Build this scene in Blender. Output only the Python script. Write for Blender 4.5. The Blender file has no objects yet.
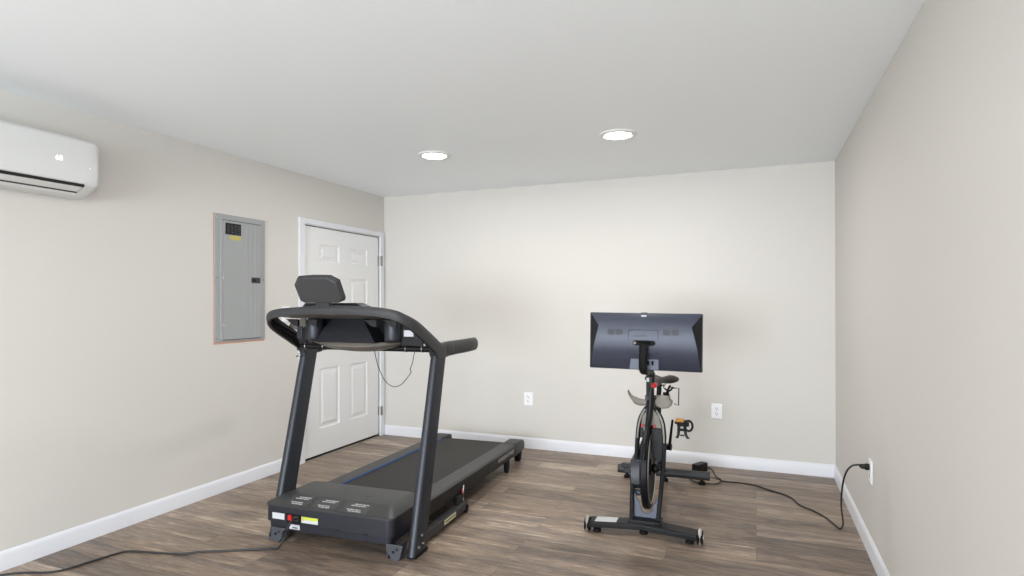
import bpy, bmesh, math, random
from mathutils import Vector, Matrix, Euler
random.seed(7)
S = bpy.context.scene
COL = S.collection
PI = math.pi

# ------------------------------------------------------------------ camera
# room frame: camera above the origin, +Y towards the far wall, Z up
YAW, PITCH, ROLL, CAMH, FPX, CY = 0.38718, 0.00156, -0.00196, 1.3549, 597.75, 301.33
XL, XR, YB, YR, H = -3.5439, 0.5677, 5.2047, -4.8, 2.44
cd = bpy.data.cameras.new('camera'); cam = bpy.data.objects.new('camera', cd); COL.objects.link(cam)
cd.sensor_width = 36; cd.lens = FPX / 1024 * 36; cd.shift_y = (CY - 288) / 1024
cd.clip_start = 0.05
fx = Vector((-math.sin(YAW), math.cos(YAW), 0)); rt = Vector((math.cos(YAW), math.sin(YAW), 0)); up = Vector((0, 0, 1))
fw = fx * math.cos(PITCH) + up * math.sin(PITCH); u2 = up * math.cos(PITCH) - fx * math.sin(PITCH)
cr = rt * math.cos(ROLL) + u2 * math.sin(ROLL); cu = u2 * math.cos(ROLL) - rt * math.sin(ROLL)
cam.matrix_world = Matrix(((cr.x, cu.x, -fw.x, 0), (cr.y, cu.y, -fw.y, 0), (cr.z, cu.z, -fw.z, CAMH), (0, 0, 0, 1)))
S.camera = cam

# ------------------------------------------------------------------ world, daylight, exposure
w = bpy.data.worlds.new('sky'); S.world = w; w.use_nodes = True
w.node_tree.nodes['Background'].inputs[0].default_value = (0.72, 0.86, 1.0, 1)
w.node_tree.nodes['Background'].inputs[1].default_value = 1.0
S.view_settings.view_transform = 'Standard'; S.view_settings.look = 'None'
S.view_settings.gamma = 1; S.view_settings.use_curve_mapping = False
S.view_settings.exposure = 0.52

def area(name, loc, rot, sx, sy, power, color):
    l = bpy.data.lights.new(name, 'AREA'); l.shape = 'RECTANGLE'; l.size = sx; l.size_y = sy
    l.energy = power; l.color = color
    o = bpy.data.objects.new(name, l); o.location = loc; o.rotation_euler = rot; COL.objects.link(o); return o
# daylight pouring through the wide opening in the wall behind the camera
area('daylight', (-1.25, YR + 0.02, 1.15), (math.radians(116), 0, 0), 3.0, 1.9, 290, (0.885, 0.945, 1.0))
# and through an unseen window added to the right wall to lift the ceiling
area('daylight', (XR + 0.01, -1.3, 1.2), (0, math.radians(108), 0), 1.7, 2.2, 36, (0.885, 0.945, 1.0))

# ------------------------------------------------------------------ materials
MATS = {}
def lin(c): return tuple((x / 255 / 12.92) if x / 255 <= 0.04045 else ((x / 255 + 0.055) / 1.055) ** 2.4 for x in c)
def mat(name, rgb, rough=0.5, metal=0.0, bump=0.0, scale=60, var=0.0, emit=0, coat=0.0, spec=0.5):
    if name in MATS: return MATS[name]
    m = bpy.data.materials.new(name); m.use_nodes = True; nt = m.node_tree; p = nt.nodes['Principled BSDF']
    c = lin(rgb) + (1,)
    p.inputs['Base Color'].default_value = c; p.inputs['Roughness'].default_value = rough
    p.inputs['Metallic'].default_value = metal; p.inputs['Coat Weight'].default_value = coat
    p.inputs['Specular IOR Level'].default_value = spec
    if emit:
        p.inputs['Emission Color'].default_value = c; p.inputs['Emission Strength'].default_value = emit
    tc = nt.nodes.new('ShaderNodeTexCoord'); n = nt.nodes.new('ShaderNodeTexNoise')
    n.inputs['Scale'].default_value = scale; n.inputs['Detail'].default_value = 4
    nt.links.new(tc.outputs['Object'], n.inputs['Vector'])
    if var:
        mx = nt.nodes.new('ShaderNodeMix'); mx.data_type = 'RGBA'
        mx.inputs[6].default_value = tuple(x * (1 - var) for x in c[:3]) + (1,)
        mx.inputs[7].default_value = tuple(min(1, x * (1 + var)) for x in c[:3]) + (1,)
        nt.links.new(n.outputs['Fac'], mx.inputs[0]); nt.links.new(mx.outputs[2], p.inputs['Base Color'])
    if bump:
        b = nt.nodes.new('ShaderNodeBump'); b.inputs['Strength'].default_value = bump; b.inputs['Distance'].default_value = 0.002
        nt.links.new(n.outputs['Fac'], b.inputs['Height']); nt.links.new(b.outputs['Normal'], p.inputs['Normal'])
    MATS[name] = m; return m

WALL = mat('greige_wall_paint', (212, 208, 202), 0.55, bump=0.15, scale=180, var=0.01)
CEIL = mat('white_ceiling_paint', (248, 252, 255), 0.5, bump=0.12, scale=120, var=0.01)
TRIM = mat('white_trim_paint', (226, 227, 232), 0.35, var=0.01)
DOORP = mat('white_door_paint', (232, 232, 232), 0.4, var=0.01)
ACW = mat('white_plastic', (214, 214, 212), 0.3, var=0.005)
PLATE = mat('white_cover_plate', (245, 245, 247), 0.3)
SLOT = mat('dark_slot', (45, 45, 47), 0.6)
BLK = mat('black_plastic', (20, 20, 22), 0.45, bump=0.15, scale=400, spec=.3)
BLKG = mat('gloss_black', (12, 12, 15), 0.42, spec=.3)
GRAPH = mat('graphite_metal_paint', (54, 56, 62), 0.4, 0.4, spec=.4)
DGREY = mat('dark_grey_plastic', (56, 56, 57), 0.5, bump=0.15, scale=300, spec=.35)
HOODT = mat('hood_top_plastic', (54, 54, 54), 0.42, bump=0.2, scale=350, var=0.04, spec=.45)
MOTOR = mat('motor_cover_plastic', (40, 41, 48), 0.4, bump=0.1, scale=350, spec=.4)
RAIL = mat('rail_grip_plastic', (70, 69, 68), 0.55, bump=0.5, scale=500, var=0.05, spec=.4)
BELT = mat('running_belt', (44, 41, 39), 0.62, bump=0.4, scale=700, var=0.06, spec=.35)
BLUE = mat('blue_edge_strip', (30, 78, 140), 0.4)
TAUPE = mat('taupe_plastic', (104, 98, 91), 0.35)
STEEL = mat('steel', (190, 192, 196), 0.25, 0.9)
CHROME = mat('brushed_chrome', (200, 198, 192), 0.3, 0.85)
RUBBER = mat('rubber', (16, 16, 17), 0.7, bump=0.2, spec=.25)
RED = mat('red_plastic', (190, 26, 26), 0.4)
LABELW = mat('white_label', (198, 199, 202), 0.5)
LABELG = mat('decal_print_grey', (176, 174, 170), 0.5)
LABELY = mat('yellow_green_label', (196, 204, 70), 0.5)
LABELC = mat('cream_label', (200, 198, 160), 0.5)
DECALG = mat('warning_decal_grey', (66, 65, 67), 0.5)
NAVY = mat('navy_black_plastic', (14, 16, 23), 0.5, spec=.25)
SCRB = mat('screen_shell', (66, 70, 84), 0.42, 0.2, bump=0.1, scale=500)
SCRF = mat('screen_bezel', (20, 20, 22), 0.35)
VENT = mat('vent_grey', (66, 68, 74), 0.6)
SLATE = mat('slate_housing', (34, 36, 43), 0.4, spec=.4)
NOTCH = mat('notch_grey', (112, 118, 132), 0.5)
KICK = mat('kick_plate_blue_grey', (70, 76, 92), 0.5, 0.1)
CHAR = mat('charcoal_plastic', (28, 28, 31), 0.5, spec=.3)
KHAKI = mat('khaki_holder', (128, 123, 112), 0.5, var=0.03)
ORANGE = mat('pedal_orange', (190, 128, 48), 0.45)
BRONZE = mat('saddle_leather', (40, 35, 31), 0.5)
PANELG = mat('grey_enamel', (158, 160, 160), 0.4, var=0.01)
RAWEDGE = mat('raw_orange_edge', (205, 160, 138), 0.8, var=0.1, scale=25)
CORD = mat('black_cord', (28, 28, 30), 0.5)
HINGE = mat('hinge_nickel', (150, 148, 142), 0.35, 0.8)
LAMP = mat('lamp_lens', (255, 250, 242), 0.5, emit=14)
LAMPT = mat('lamp_trim', (235, 235, 233), 0.4)
LED = mat('display_digits', (255, 255, 255), 0.5, emit=.6)
YEL = mat('yellow_sticker', (192, 180, 96), 0.5)
DARKGAP = mat('dark_gap', (26, 24, 22), 0.8)
SILL = mat('beige_sill', (150, 142, 130), 0.6)

def floor_mat():
    m = bpy.data.materials.new('vinyl_plank_floor'); m.use_nodes = True; nt = m.node_tree; N = nt.nodes; K = nt.links
    p = N['Principled BSDF']; tc = N.new('ShaderNodeTexCoord')
    br = N.new('ShaderNodeTexBrick'); br.offset = 0.37; br.offset_frequency = 2
    br.inputs['Color1'].default_value = (0, 0, 0, 1); br.inputs['Color2'].default_value = (1, 1, 1, 1)
    br.inputs['Mortar'].default_value = (0.5, 0.5, 0.5, 1)
    br.inputs['Scale'].default_value = 1; br.inputs['Mortar Size'].default_value = 0.0012; br.inputs['Mortar Smooth'].default_value = 0
    br.inputs['Brick Width'].default_value = 1.22; br.inputs['Row Height'].default_value = 0.178
    K.new(tc.outputs['Object'], br.inputs['Vector'])
    sep = N.new('ShaderNodeSeparateColor'); K.new(br.outputs['Color'], sep.inputs[0])
    # shift the grain per plank
    mul = N.new('ShaderNodeVectorMath'); mul.operation = 'SCALE'; mul.inputs['Scale'].default_value = 17.0
    K.new(br.outputs['Color'], mul.inputs[0])
    add = N.new('ShaderNodeVectorMath'); add.operation = 'ADD'
    K.new(tc.outputs['Object'], add.inputs[0]); K.new(mul.outputs[0], add.inputs[1])
    def noise(sx, sy, detail, rough, dist=0.0):
        mp = N.new('ShaderNodeMapping'); mp.inputs['Scale'].default_value = (sx, sy, 1)
        K.new(add.outputs[0], mp.inputs['Vector'])
        n = N.new('ShaderNodeTexNoise'); n.inputs['Scale'].default_value = 1; n.inputs['Detail'].default_value = detail
        n.inputs['Roughness'].default_value = rough; n.inputs['Distortion'].default_value = dist
        K.new(mp.outputs[0], n.inputs['Vector']); return n
    n1 = noise(1.3, 9, 5, 0.65, 0.9); n2 = noise(9, 75, 6, 0.75, 0.5); n3 = noise(2.6, 24, 5, 0.7, 1.2)
    r = N.new('ShaderNodeValToRGB'); e = r.color_ramp.elements
    e[0].position = 0.36; e[0].color = lin((62, 50, 43)) + (1,)
    e[1].position = 0.70; e[1].color = lin((212, 198, 180)) + (1,)
    x = r.color_ramp.elements.new(0.47); x.color = lin((108, 92, 80)) + (1,)
    x = r.color_ramp.elements.new(0.58); x.color = lin((150, 131, 114)) + (1,)
    def math_(op, a, b):
        q = N.new('ShaderNodeMath'); q.operation = op
        for i, v in enumerate((a, b)):
            if isinstance(v, (int, float)): q.inputs[i].default_value = v
            else: K.new(v, q.inputs[i])
        return q.outputs[0]
    v = math_('MULTIPLY', n1.outputs['Fac'], 0.40)
    v = math_('ADD', v, math_('MULTIPLY', n2.outputs['Fac'], 0.30))
    v = math_('ADD', v, math_('MULTIPLY', n3.outputs['Fac'], 0.28))
    v = math_('ADD', v, math_('MULTIPLY', sep.outputs[0], 0.09))
    K.new(v, r.inputs['Fac'])
    # greyer and warmer planks
    hs = N.new('ShaderNodeHueSaturation'); K.new(r.outputs['Color'], hs.inputs['Color'])
    K.new(math_('ADD', math_('MULTIPLY', n1.outputs['Fac'], 1.1), 0.42), hs.inputs['Saturation'])
    mx = N.new('ShaderNodeMix'); mx.data_type = 'RGBA'; K.new(br.outputs['Fac'], mx.inputs[0])
    K.new(hs.outputs['Color'], mx.inputs[6]); mx.inputs[7].default_value = lin((92, 80, 72)) + (1,)
    K.new(mx.outputs[2], p.inputs['Base Color'])
    p.inputs['Roughness'].default_value = 0.42
    b = N.new('ShaderNodeBump'); b.inputs['Strength'].default_value = 0.15; b.inputs['Distance'].default_value = 0.002
    K.new(n2.outputs['Fac'], b.inputs['Height']); K.new(b.outputs['Normal'], p.inputs['Normal'])
    return m
FLOOR = floor_mat()

# ------------------------------------------------------------------ mesh helpers
class MB:
    def __init__(s): s.bm = bmesh.new()
    def box(s, c, size, rot=None, taper=None):
        M = Matrix.Translation(c) @ (Euler(rot).to_matrix().to_4x4() if rot else Matrix())
        vs = []
        for z in (-.5, .5):
            k = taper if (taper and z > 0) else (1, 1)
            for x, y in ((-.5, -.5), (.5, -.5), (.5, .5), (-.5, .5)):
                vs.append(s.bm.verts.new(M @ Vector((x * size[0] * k[0], y * size[1] * k[1], z * size[2]))))
        for f in ((3, 2, 1, 0), (4, 5, 6, 7), (0, 1, 5, 4), (1, 2, 6, 5), (2, 3, 7, 6), (3, 0, 4, 7)):
            s.bm.faces.new([vs[i] for i in f])
        return s
    def b2(s, a, b):
        return s.box([(a[i] + b[i]) / 2 for i in range(3)], [abs(b[i] - a[i]) for i in range(3)])
    def loft(s, rings, cap=True, closed=False):
        R = [[s.bm.verts.new(Vector(p)) for p in r] for r in rings]; n = len(R[0])
        m = len(R) if closed else len(R) - 1
        for i in range(m):
            A, B = R[i], R[(i + 1) % len(R)]
            for j in range(n):
                k = (j + 1) % n
                try: s.bm.faces.new((A[j], A[k], B[k], B[j]))
                except ValueError: pass
        if cap and not closed:
            s.bm.faces.new(R[0][::-1]); s.bm.faces.new(R[-1])
        return s
    def tube(s, pts, r, seg=10, closed=False, flat=1.0, cap=True):
        P = [Vector(p) for p in pts]; n = len(P)
        rr = r if isinstance(r, (list, tuple)) else [r] * n
        T = []
        for i in range(n):
            a = P[(i - 1) % n] if (closed or i > 0) else P[i]; b = P[(i + 1) % n] if (closed or i < n - 1) else P[i]
            T.append((b - a).normalized())
        ref = Vector((0, 0, 1)) if abs(T[0].z) < 0.9 else Vector((0, 1, 0))
        nn = (ref - T[0] * ref.dot(T[0])).normalized(); rings = []
        for i in range(n):
            nn = (nn - T[i] * nn.dot(T[i])).normalized(); bb = T[i].cross(nn)
            rings.append([P[i] + (nn * math.cos(2 * PI * j / seg) * flat + bb * math.sin(2 * PI * j / seg)) * rr[i] for j in range(seg)])
        return s.loft(rings, cap=cap, closed=closed)
    def cyl(s, a, b, r, r2=None, seg=24):
        return s.tube([a, b], [r, r if r2 is None else r2], seg)
    def sph(s, c, r, sc=(1, 1, 1), seg=16):
        M = Matrix.Translation(c) @ Matrix.Diagonal((r * sc[0], r * sc[1], r * sc[2], 1))
        bmesh.ops.create_uvsphere(s.bm, u_segments=seg, v_segments=seg // 2, radius=1, matrix=M); return s
    def prism(s, poly, o, ax, ay, az, t):
        """poly (x,y) in plane ax,ay at o, extruded t along az"""
        o, ax, ay, az = Vector(o), Vector(ax), Vector(ay), Vector(az)
        A = [o + ax * x + ay * y for x, y in poly]
        return s.loft([A, [p + az * t for p in A]])
    def build(s, name, m, parent=None, bevel=0, seg=2, sharp=35, sub=0):
        bm = s.bm
        bmesh.ops.recalc_face_normals(bm, faces=bm.faces)
        lim = math.radians(sharp)
        for f in bm.faces: f.smooth = True
        for e in bm.edges:
            if len(e.link_faces) == 2 and e.calc_face_angle(0) > lim: e.smooth = False
        me = bpy.data.meshes.new(name); bm.to_mesh(me); bm.free(); me.materials.append(m)
        o = bpy.data.objects.new(name, me); COL.objects.link(o)
        if parent: o.parent = parent
        if bevel:
            md = o.modifiers.new('bevel', 'BEVEL'); md.width = bevel; md.segments = seg; md.limit_method = 'ANGLE'; md.angle_limit = lim
            md.harden_normals = True
        if sub:
            md = o.modifiers.new('sub', 'SUBSURF'); md.levels = sub; md.render_levels = sub
        return o

def rrect(w_, h_, r, n=5, cx=0, cy=0):
    P = []
    for qx, qy, a0 in ((1, 1, 0), (-1, 1, 90), (-1, -1, 180), (1, -1, 270)):
        for i in range(n + 1):
            a = math.radians(a0 + 90 * i / n)
            P.append((cx + qx * (w_ / 2 - r) + r * math.cos(a), cy + qy * (h_ / 2 - r) + r * math.sin(a)))
    return P
def smooth(pts, n=6, closed=False):
    P = [Vector(p) for p in pts]; out = []; L = len(P)
    for i in range(L if closed else L - 1):
        if closed: a, b, c, d = P[i - 1], P[i], P[(i + 1) % L], P[(i + 2) % L]
        else: a, b, c, d = P[max(i - 1, 0)], P[i], P[i + 1], P[min(i + 2, L - 1)]
        for k in range(n):
            t = k / n
            out.append(0.5 * ((2 * b) + (c - a) * t + (2 * a - 5 * b + 4 * c - d) * t * t + (3 * b - a - 3 * c + d) * t ** 3))
    if not closed: out.append(P[-1])
    return out
def empty(name, label, cat, loc, rz=0, group=None):
    o = bpy.data.objects.new(name, None); COL.objects.link(o); o.location = loc; o.rotation_euler = (0, 0, rz)
    o.empty_display_size = 0.1
    tag(o, label, cat, group); return o
def under(o, root):  # child of a root while staying where it is in the room
    o.parent = root
    o.matrix_parent_inverse = (Matrix.Translation(root.location) @ root.rotation_euler.to_matrix().to_4x4()).inverted()
def tag(o, label=None, cat=None, group=None):
    if label: o['label'] = label
    if cat: o['category'] = cat
    if group: o['group'] = group
    return o
def text_mesh(name, body, size, m, parent, M, depth=0.0004):
    c = bpy.data.curves.new(name, 'FONT'); c.body = body; c.size = size; c.extrude = depth; c.align_x = 'CENTER'; c.align_y = 'CENTER'
    t = bpy.data.objects.new('tmp_text', c); COL.objects.link(t); bpy.context.view_layer.update()
    me = bpy.data.meshes.new_from_object(t); bpy.data.objects.remove(t); me.name = name
    me.transform(M); me.materials.clear(); me.materials.append(m)
    o = bpy.data.objects.new(name, me); COL.objects.link(o); o.parent = parent; return o
def struct(o): o['kind'] = 'structure'; return o

# ================================================================== ROOM
struct(MB().b2((XL - .12, YR - .12, -.1), (XR + .12, YB + .12, 0)).build('floor', FLOOR))
struct(MB().b2((XL - .12, YR - .12, H), (XR + .12, YB + .12, H + .1)).build('ceiling', CEIL))
struct(MB().b2((XL - .12, YB, 0), (XR + .12, YB + .12, H)).build('wall_back', WALL))
rwm = MB(); rwm.b2((XR, YR - .12, 0), (XR + .12, -2.45, H)); rwm.b2((XR, -.15, 0), (XR + .12, YB, H)); rwm.b2((XR, -2.45, 0), (XR + .12, -.15, .3)); rwm.b2((XR, -2.45, 2.1), (XR + .12, -.15, H))
struct(rwm.build('wall_right', WALL))
wg = MB(); wg.b2((XR + .04, -2.45, .3), (XR + .08, -.15, .36)); wg.b2((XR + .04, -2.45, 2.04), (XR + .08, -.15, 2.1))
for y in (-2.45, -1.33, -.21): wg.b2((XR + .04, y, .36), (XR + .08, y + .06, 2.04))
struct(wg.build('added_window', TRIM))  # unseen window, added to brighten the ceiling and left wall
# left wall with the door opening cut out (door leaf y 4.03..5.115)
DY0, DY1, DZ = 4.03, 5.115, 2.02
wl = MB()
wl.b2((XL - .12, YR - .12, 0), (XL, DY0, H)); wl.b2((XL - .12, DY0, DZ), (XL, DY1, H)); wl.b2((XL - .12, DY1, 0), (XL, YB, H))
struct(wl.build('wall_left', WALL))
# rear wall (behind the camera) with a wide daylight opening
wr = MB()
wr.b2((XL, YR - .12, 0), (-3.15, YR, H)); wr.b2((.25, YR - .12, 0), (XR, YR, H)); wr.b2((-3.15, YR - .12, 2.25), (.25, YR, H)); wr.b2((-3.15, YR - .12, 0), (.25, YR, .15))
struct(wr.build('wall_rear', WALL))
wf = MB()
wf.b2((-3.15, YR - .08, 2.19), (.25, YR - .04, 2.25)); wf.b2((-3.15, YR - .08, .15), (.25, YR - .04, .21))
for x in (-3.15, -2.03, -.93, .19): wf.b2((x, YR - .08, .21), (x + .06, YR - .04, 2.19))
struct(wf.build('window_1', TRIM))

def base_prof(t=.014, h=.098): return [(0, 0), (t, 0), (t, h - .022), (t * .75, h - .01), (t * .3, h), (0, h)]
def baseboard(name, o, ax, along, length):
    struct(MB().prism(base_prof(), o, ax, (0, 0, 1), along, length).build(name, TRIM))
baseboard('baseboard_back', (XL, YB, 0), (0, -1, 0), (1, 0, 0), XR - XL)
baseboard('baseboard_right', (XR, YR, 0), (-1, 0, 0), (0, 1, 0), YB - .014 - YR)
baseboard('baseboard_left', (XL, YR, 0), (1, 0, 0), (0, 1, 0), 3.954 - YR)

# ---- door on the left wall
door = bpy.data.objects.new('door_1', None); COL.objects.link(door); door.location = (XL, (DY0 + DY1) / 2, 0); door['kind'] = 'structure'
yc = (DY0 + DY1) / 2
def D(y, z, x=0): return (x, y - yc, z)
fr = MB()
def casing(y0, z0, y1, z1): fr.b2(D(y0, z0, 0), D(y1, z1, .016))
casing(3.954, 0, 4.022, 2.073); casing(4.022, 2.028, 5.122, 2.073); casing(5.122, 0, 5.188, 2.073)
fr.b2(D(4.018, 0, -.115), D(4.03, 2.03, 0.001)); fr.b2(D(5.115, 0, -.115), D(5.127, 2.03, 0.001)); fr.b2(D(4.03, 2.02, -.115), D(5.115, 2.032, 0.001))
fr.build('door_frame', TRIM, door, bevel=.004)
lf = MB(); bm = lf.bm
ly0, ly1, lz0, lz1 = DY0 + .004, DY1 - .0005, .022, DZ - .007
# leaf face with six raised panels: grid of faces around the panels
cols = [(4.225, 4.50), (4.65, 4.925)]; rows = [(.245, .775), (1.0, 1.58), (1.715, 1.87)]
ys = [ly0, cols[0][0], cols[0][1], cols[1][0], cols[1][1], ly1]; zs = [lz0, rows[0][0], rows[0][1], rows[1][0], rows[1][1], rows[2][0], rows[2][1], lz1]
FXD = -.008
for i in range(5):
    for j in range(7):
        a, b, c, d = ys[i], ys[i + 1], zs[j], zs[j + 1]
        if i in (1, 3) and j in (1, 3, 5):
            steps = [(0, FXD), (.012, FXD - .009), (.03, FXD - .009), (.052, FXD - .001)]
            rings = [[bm.verts.new(D(*q, x)) for q in ((a + s, c + s), (b - s, c + s), (b - s, d - s), (a + s, d - s))] for s, x in steps]
            for k in range(3):
                for q in range(4):
                    bm.faces.new((rings[k][q], rings[k][(q + 1) % 4], rings[k + 1][(q + 1) % 4], rings[k + 1][q]))
            bm.faces.new(rings[-1])
        else:
            bm.faces.new([bm.verts.new(D(*q, FXD)) for q in ((a, c), (b, c), (b, d), (a, d))])
bmesh.ops.remove_doubles(bm, verts=bm.verts, dist=1e-5)
lf.b2(D(ly0, lz0, -.05), D(ly1, lz1, FXD - .012))
for (p, q) in (((ly0, lz0), (ly0 + .001, lz1)), ((ly1 - .001, lz0), (ly1, lz1)), ((ly0, lz1 - .001), (ly1, lz1)), ((ly0, lz0), (ly1, lz0 + .001))):
    lf.b2(D(p[0], p[1], -.04), D(q[0], q[1], FXD - .0005))
lf.build('door_leaf', DOORP, door, sharp=12)
for z0, z1 in ((1.727, 1.829), (.209, .300)):
    hb = MB(); hb.cyl(D(5.128, z0, .012), D(5.128, z1, .012), .008, seg=12)
    for k in range(1, 4): hb.cyl(D(5.128, z0 + (z1 - z0) * k / 4 - .001, .012), D(5.128, z0 + (z1 - z0) * k / 4 + .001, .012), .0095, seg=12)
    hb.b2(D(5.104, z0, -.009), D(5.129, z1, -.004)); hb.b2(D(5.127, z0, .016), D(5.15, z1, .018))
    hb.build('hinge', HINGE, door)
kb = MB(); kb.cyl(D(4.10, .95, -.01), D(4.10, .95, .002), .03); kb.cyl(D(4.10, .95, 0), D(4.10, .95, .04), .011); kb.sph(D(4.10, .95, .05), .027, (.8, 1, 1))
kb.build('door_knob', HINGE, door)
MB().b2(D(DY0, 0, -.003), D(DY1, .006, .016)).build('threshold', SILL, door, bevel=.002)
MB().b2(D(DY0, 0, -.11), D(DY1, .004, -.003)).build('under_door_gap', DARKGAP, door)
MB().b2(D(DY0, .0, -.118), D(DY1, DZ, -.112)).build('door_dark_backing', DARKGAP, door)  # dark sheet closing the opening, so the gaps round the leaf read dark

# ---- mini-split air conditioner (left wall)
AY0, AY1 = 1.33, 2.185
ac = empty('wall_air_conditioner', 'white mini split air conditioner mounted high on the left wall', 'air conditioner', (XL, 1.76, 1.93))
def A(y, z, x): return (x, y - 1.76, z - 1.93)
# casing: profile in (x,z), lofted along y, ends slightly rounded
prof = [(0, 2.24), (.15, 2.242), (.185, 2.236), (.2, 2.222), (.205, 2.20), (.206, 2.10), (.205, 2.02), (.2035, 1.998), (.196, 1.994), (.165, 2.005), (.135, 1.985), (.125, 1.957), (.11, 1.942), (.06, 1.932), (0, 1.935)]
def ringp(y, k, pr=prof):
    cx, cz = .09, 2.09
    return [A(y, cz + (z - cz) * (1 - k * .5), x if x < .01 else cx + (x - cx) * (1 - k)) for x, z in pr]
cap_prof = [(0, 2.24), (.15, 2.242), (.185, 2.236), (.2, 2.222), (.205, 2.20), (.206, 2.10), (.205, 2.02), (.203, 1.998), (.196, 1.987), (.17, 1.973), (.145, 1.962), (.128, 1.952), (.11, 1.942), (.06, 1.932), (0, 1.935)]
MB().loft([ringp(AY0, 0), ringp(2.115, 0)]).build('casing', ACW, ac, sharp=30)
MB().loft([ringp(2.115, 0, cap_prof), ringp(2.165, 0, cap_prof), ringp(2.178, .02, cap_prof), ringp(2.187, .07, cap_prof), ringp(2.19, .14, cap_prof)]).build('end_cap', ACW, ac, sharp=30)
MB().loft([ringp(AY0, 0, cap_prof), ringp(AY0 - .05, 0, cap_prof), ringp(AY0 - .063, .02, cap_prof), ringp(AY0 - .072, .07, cap_prof)]).build('end_cap', ACW, ac, sharp=30)
MB().prism([(.128, 1.965), (.138, 1.958), (.176, 1.974), (.181, 1.980), (.172, 1.981), (.15, 1.972)], A(AY0 + .005, 0, 0), (1, 0, 0), (0, 0, 1), (0, 1, 0), 2.11 - AY0 - .005).build('louver', ACW, ac)
MB().b2(A(AY0 + .002, 1.980, .14), A(2.113, 1.9965, .1935)).build('air_slot', DARKGAP, ac)
MB().b2(A(AY0 + .002, 1.953, .124), A(2.113, 1.962, .1345)).build('air_slot', SLOT, ac)
text_mesh('display', '68', .037, LED, ac, Matrix(((0, 0, 1, .2064), (1, 0, 0, 1.980 - 1.76), (0, 1, 0, 2.108 - 1.93), (0, 0, 0, 1))))
MB().b2(A(2.132, 2.078, .2050), A(2.136, 2.096, .2058)).build('indicator_light', LED, ac)

# ---- electrical panel
PYc, PZc = 3.345, 1.528
ep = empty('electrical_panel', 'grey breaker panel recessed in left wall beside the white door', 'electrical panel', (XL, PYc, PZc))
def E(y, z, x): return (x, y - PYc, z - PZc)
MB().b2(E(3.108, 1.060, -.004), E(3.580, 1.993, .003)).build('drywall_edge', RAWEDGE, ep)
tag(ep.children[0], 'raw orange drywall edge around the panel')
MB().prism(rrect(.466, .918, .004, 2, 0, 0), E(3.346, 1.532, .003), (0, 1, 0), (0, 0, 1), (1, 0, 0), .008).build('trim_plate', PANELG, ep, bevel=.003)
MB().prism(rrect(.362, .870, .008, 2), E(3.356, 1.519, .0105), (0, 1, 0), (0, 0, 1), (1, 0, 0), .001).build('door_gap', SLOT, ep)
MB().prism(rrect(.352, .86, .006, 2), E(3.357, 1.519, .011), (0, 1, 0), (0, 0, 1), (1, 0, 0), .009).build('panel_door', PANELG, ep, bevel=.003)
pd = [c for c in ep.children if c.name.startswith('panel_door')][0]
MB().prism(rrect(.025, .87, .008, 3), E(3.166, 1.519, .010), (0, 1, 0), (0, 0, 1), (1, 0, 0), .009).build('hinge_rail', PANELG, ep, bevel=.003)
for y in (3.395, 3.435, 3.475):
    MB().prism(rrect(.014, .83, .006, 3), E(y, 1.519, .020), (0, 1, 0), (0, 0, 1), (1, 0, 0), .002).build('rib', PANELG, pd, bevel=.001)
MB().prism(rrect(.085, .042, .006, 3), E(3.475, 1.525, .020), (0, 1, 0), (0, 0, 1), (1, 0, 0), .006).build('latch', DGREY, pd, bevel=.001)
MB().b2(E(3.445, 1.515, .026), E(3.47, 1.535, .029)).build('latch_slot', BLKG, pd)
nl = MB(); nl.b2(E(3.196, 1.848, .0202), E(3.336, 1.932, .0212)); nlo = nl.build('name_label', BLKG, pd)
tx = MB(); rr_ = random.Random(3)
for c0 in (3.214, 3.246, 3.278, 3.306):
    for k in range(6):
        z = 1.92 - k * .0125; wd = rr_.uniform(.012, .024)
        tx.b2(E(c0, z, .0212), E(c0 + wd, z - .006, .0216))
tx.build('label_print', VENT, nlo)
tx = MB().prism(rrect(.10, .03, .012, 4), E(3.285, 1.828, .0202), (0, 1, 0), (0, 0, 1), (1, 0, 0), .001).build('sticker', YEL, pd)
for y, z in ((3.128, 1.531), (3.128, 1.96), (3.128, 1.10), (3.563, 1.531)):
    MB().cyl(E(y, z, .010), E(y, z, .014), .007, seg=12).build('screw', STEEL, ep)
for z in (1.87, 1.533, 1.196):
    MB().cyl(E(3.181, z - .009, .02), E(3.181, z + .009, .02), .006, seg=10).build('hinge_pin', STEEL, ep)

# ---- light switch (mostly behind the treadmill console)
sw = empty('light_switch', 'white light switch plate between breaker panel and door', 'light switch', (XL, 3.81, 1.262))
MB().prism(rrect(.082, .122, .004, 2), (0, 0, 0), (0, 1, 0), (0, 0, 1), (1, 0, 0), .006).build('cover_plate', PLATE, sw, bevel=.002)
MB().box((.009, 0, 0), (.012, .034, .068), (0, .08, 0)).build('rocker', PLATE, sw, bevel=.002)

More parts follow.
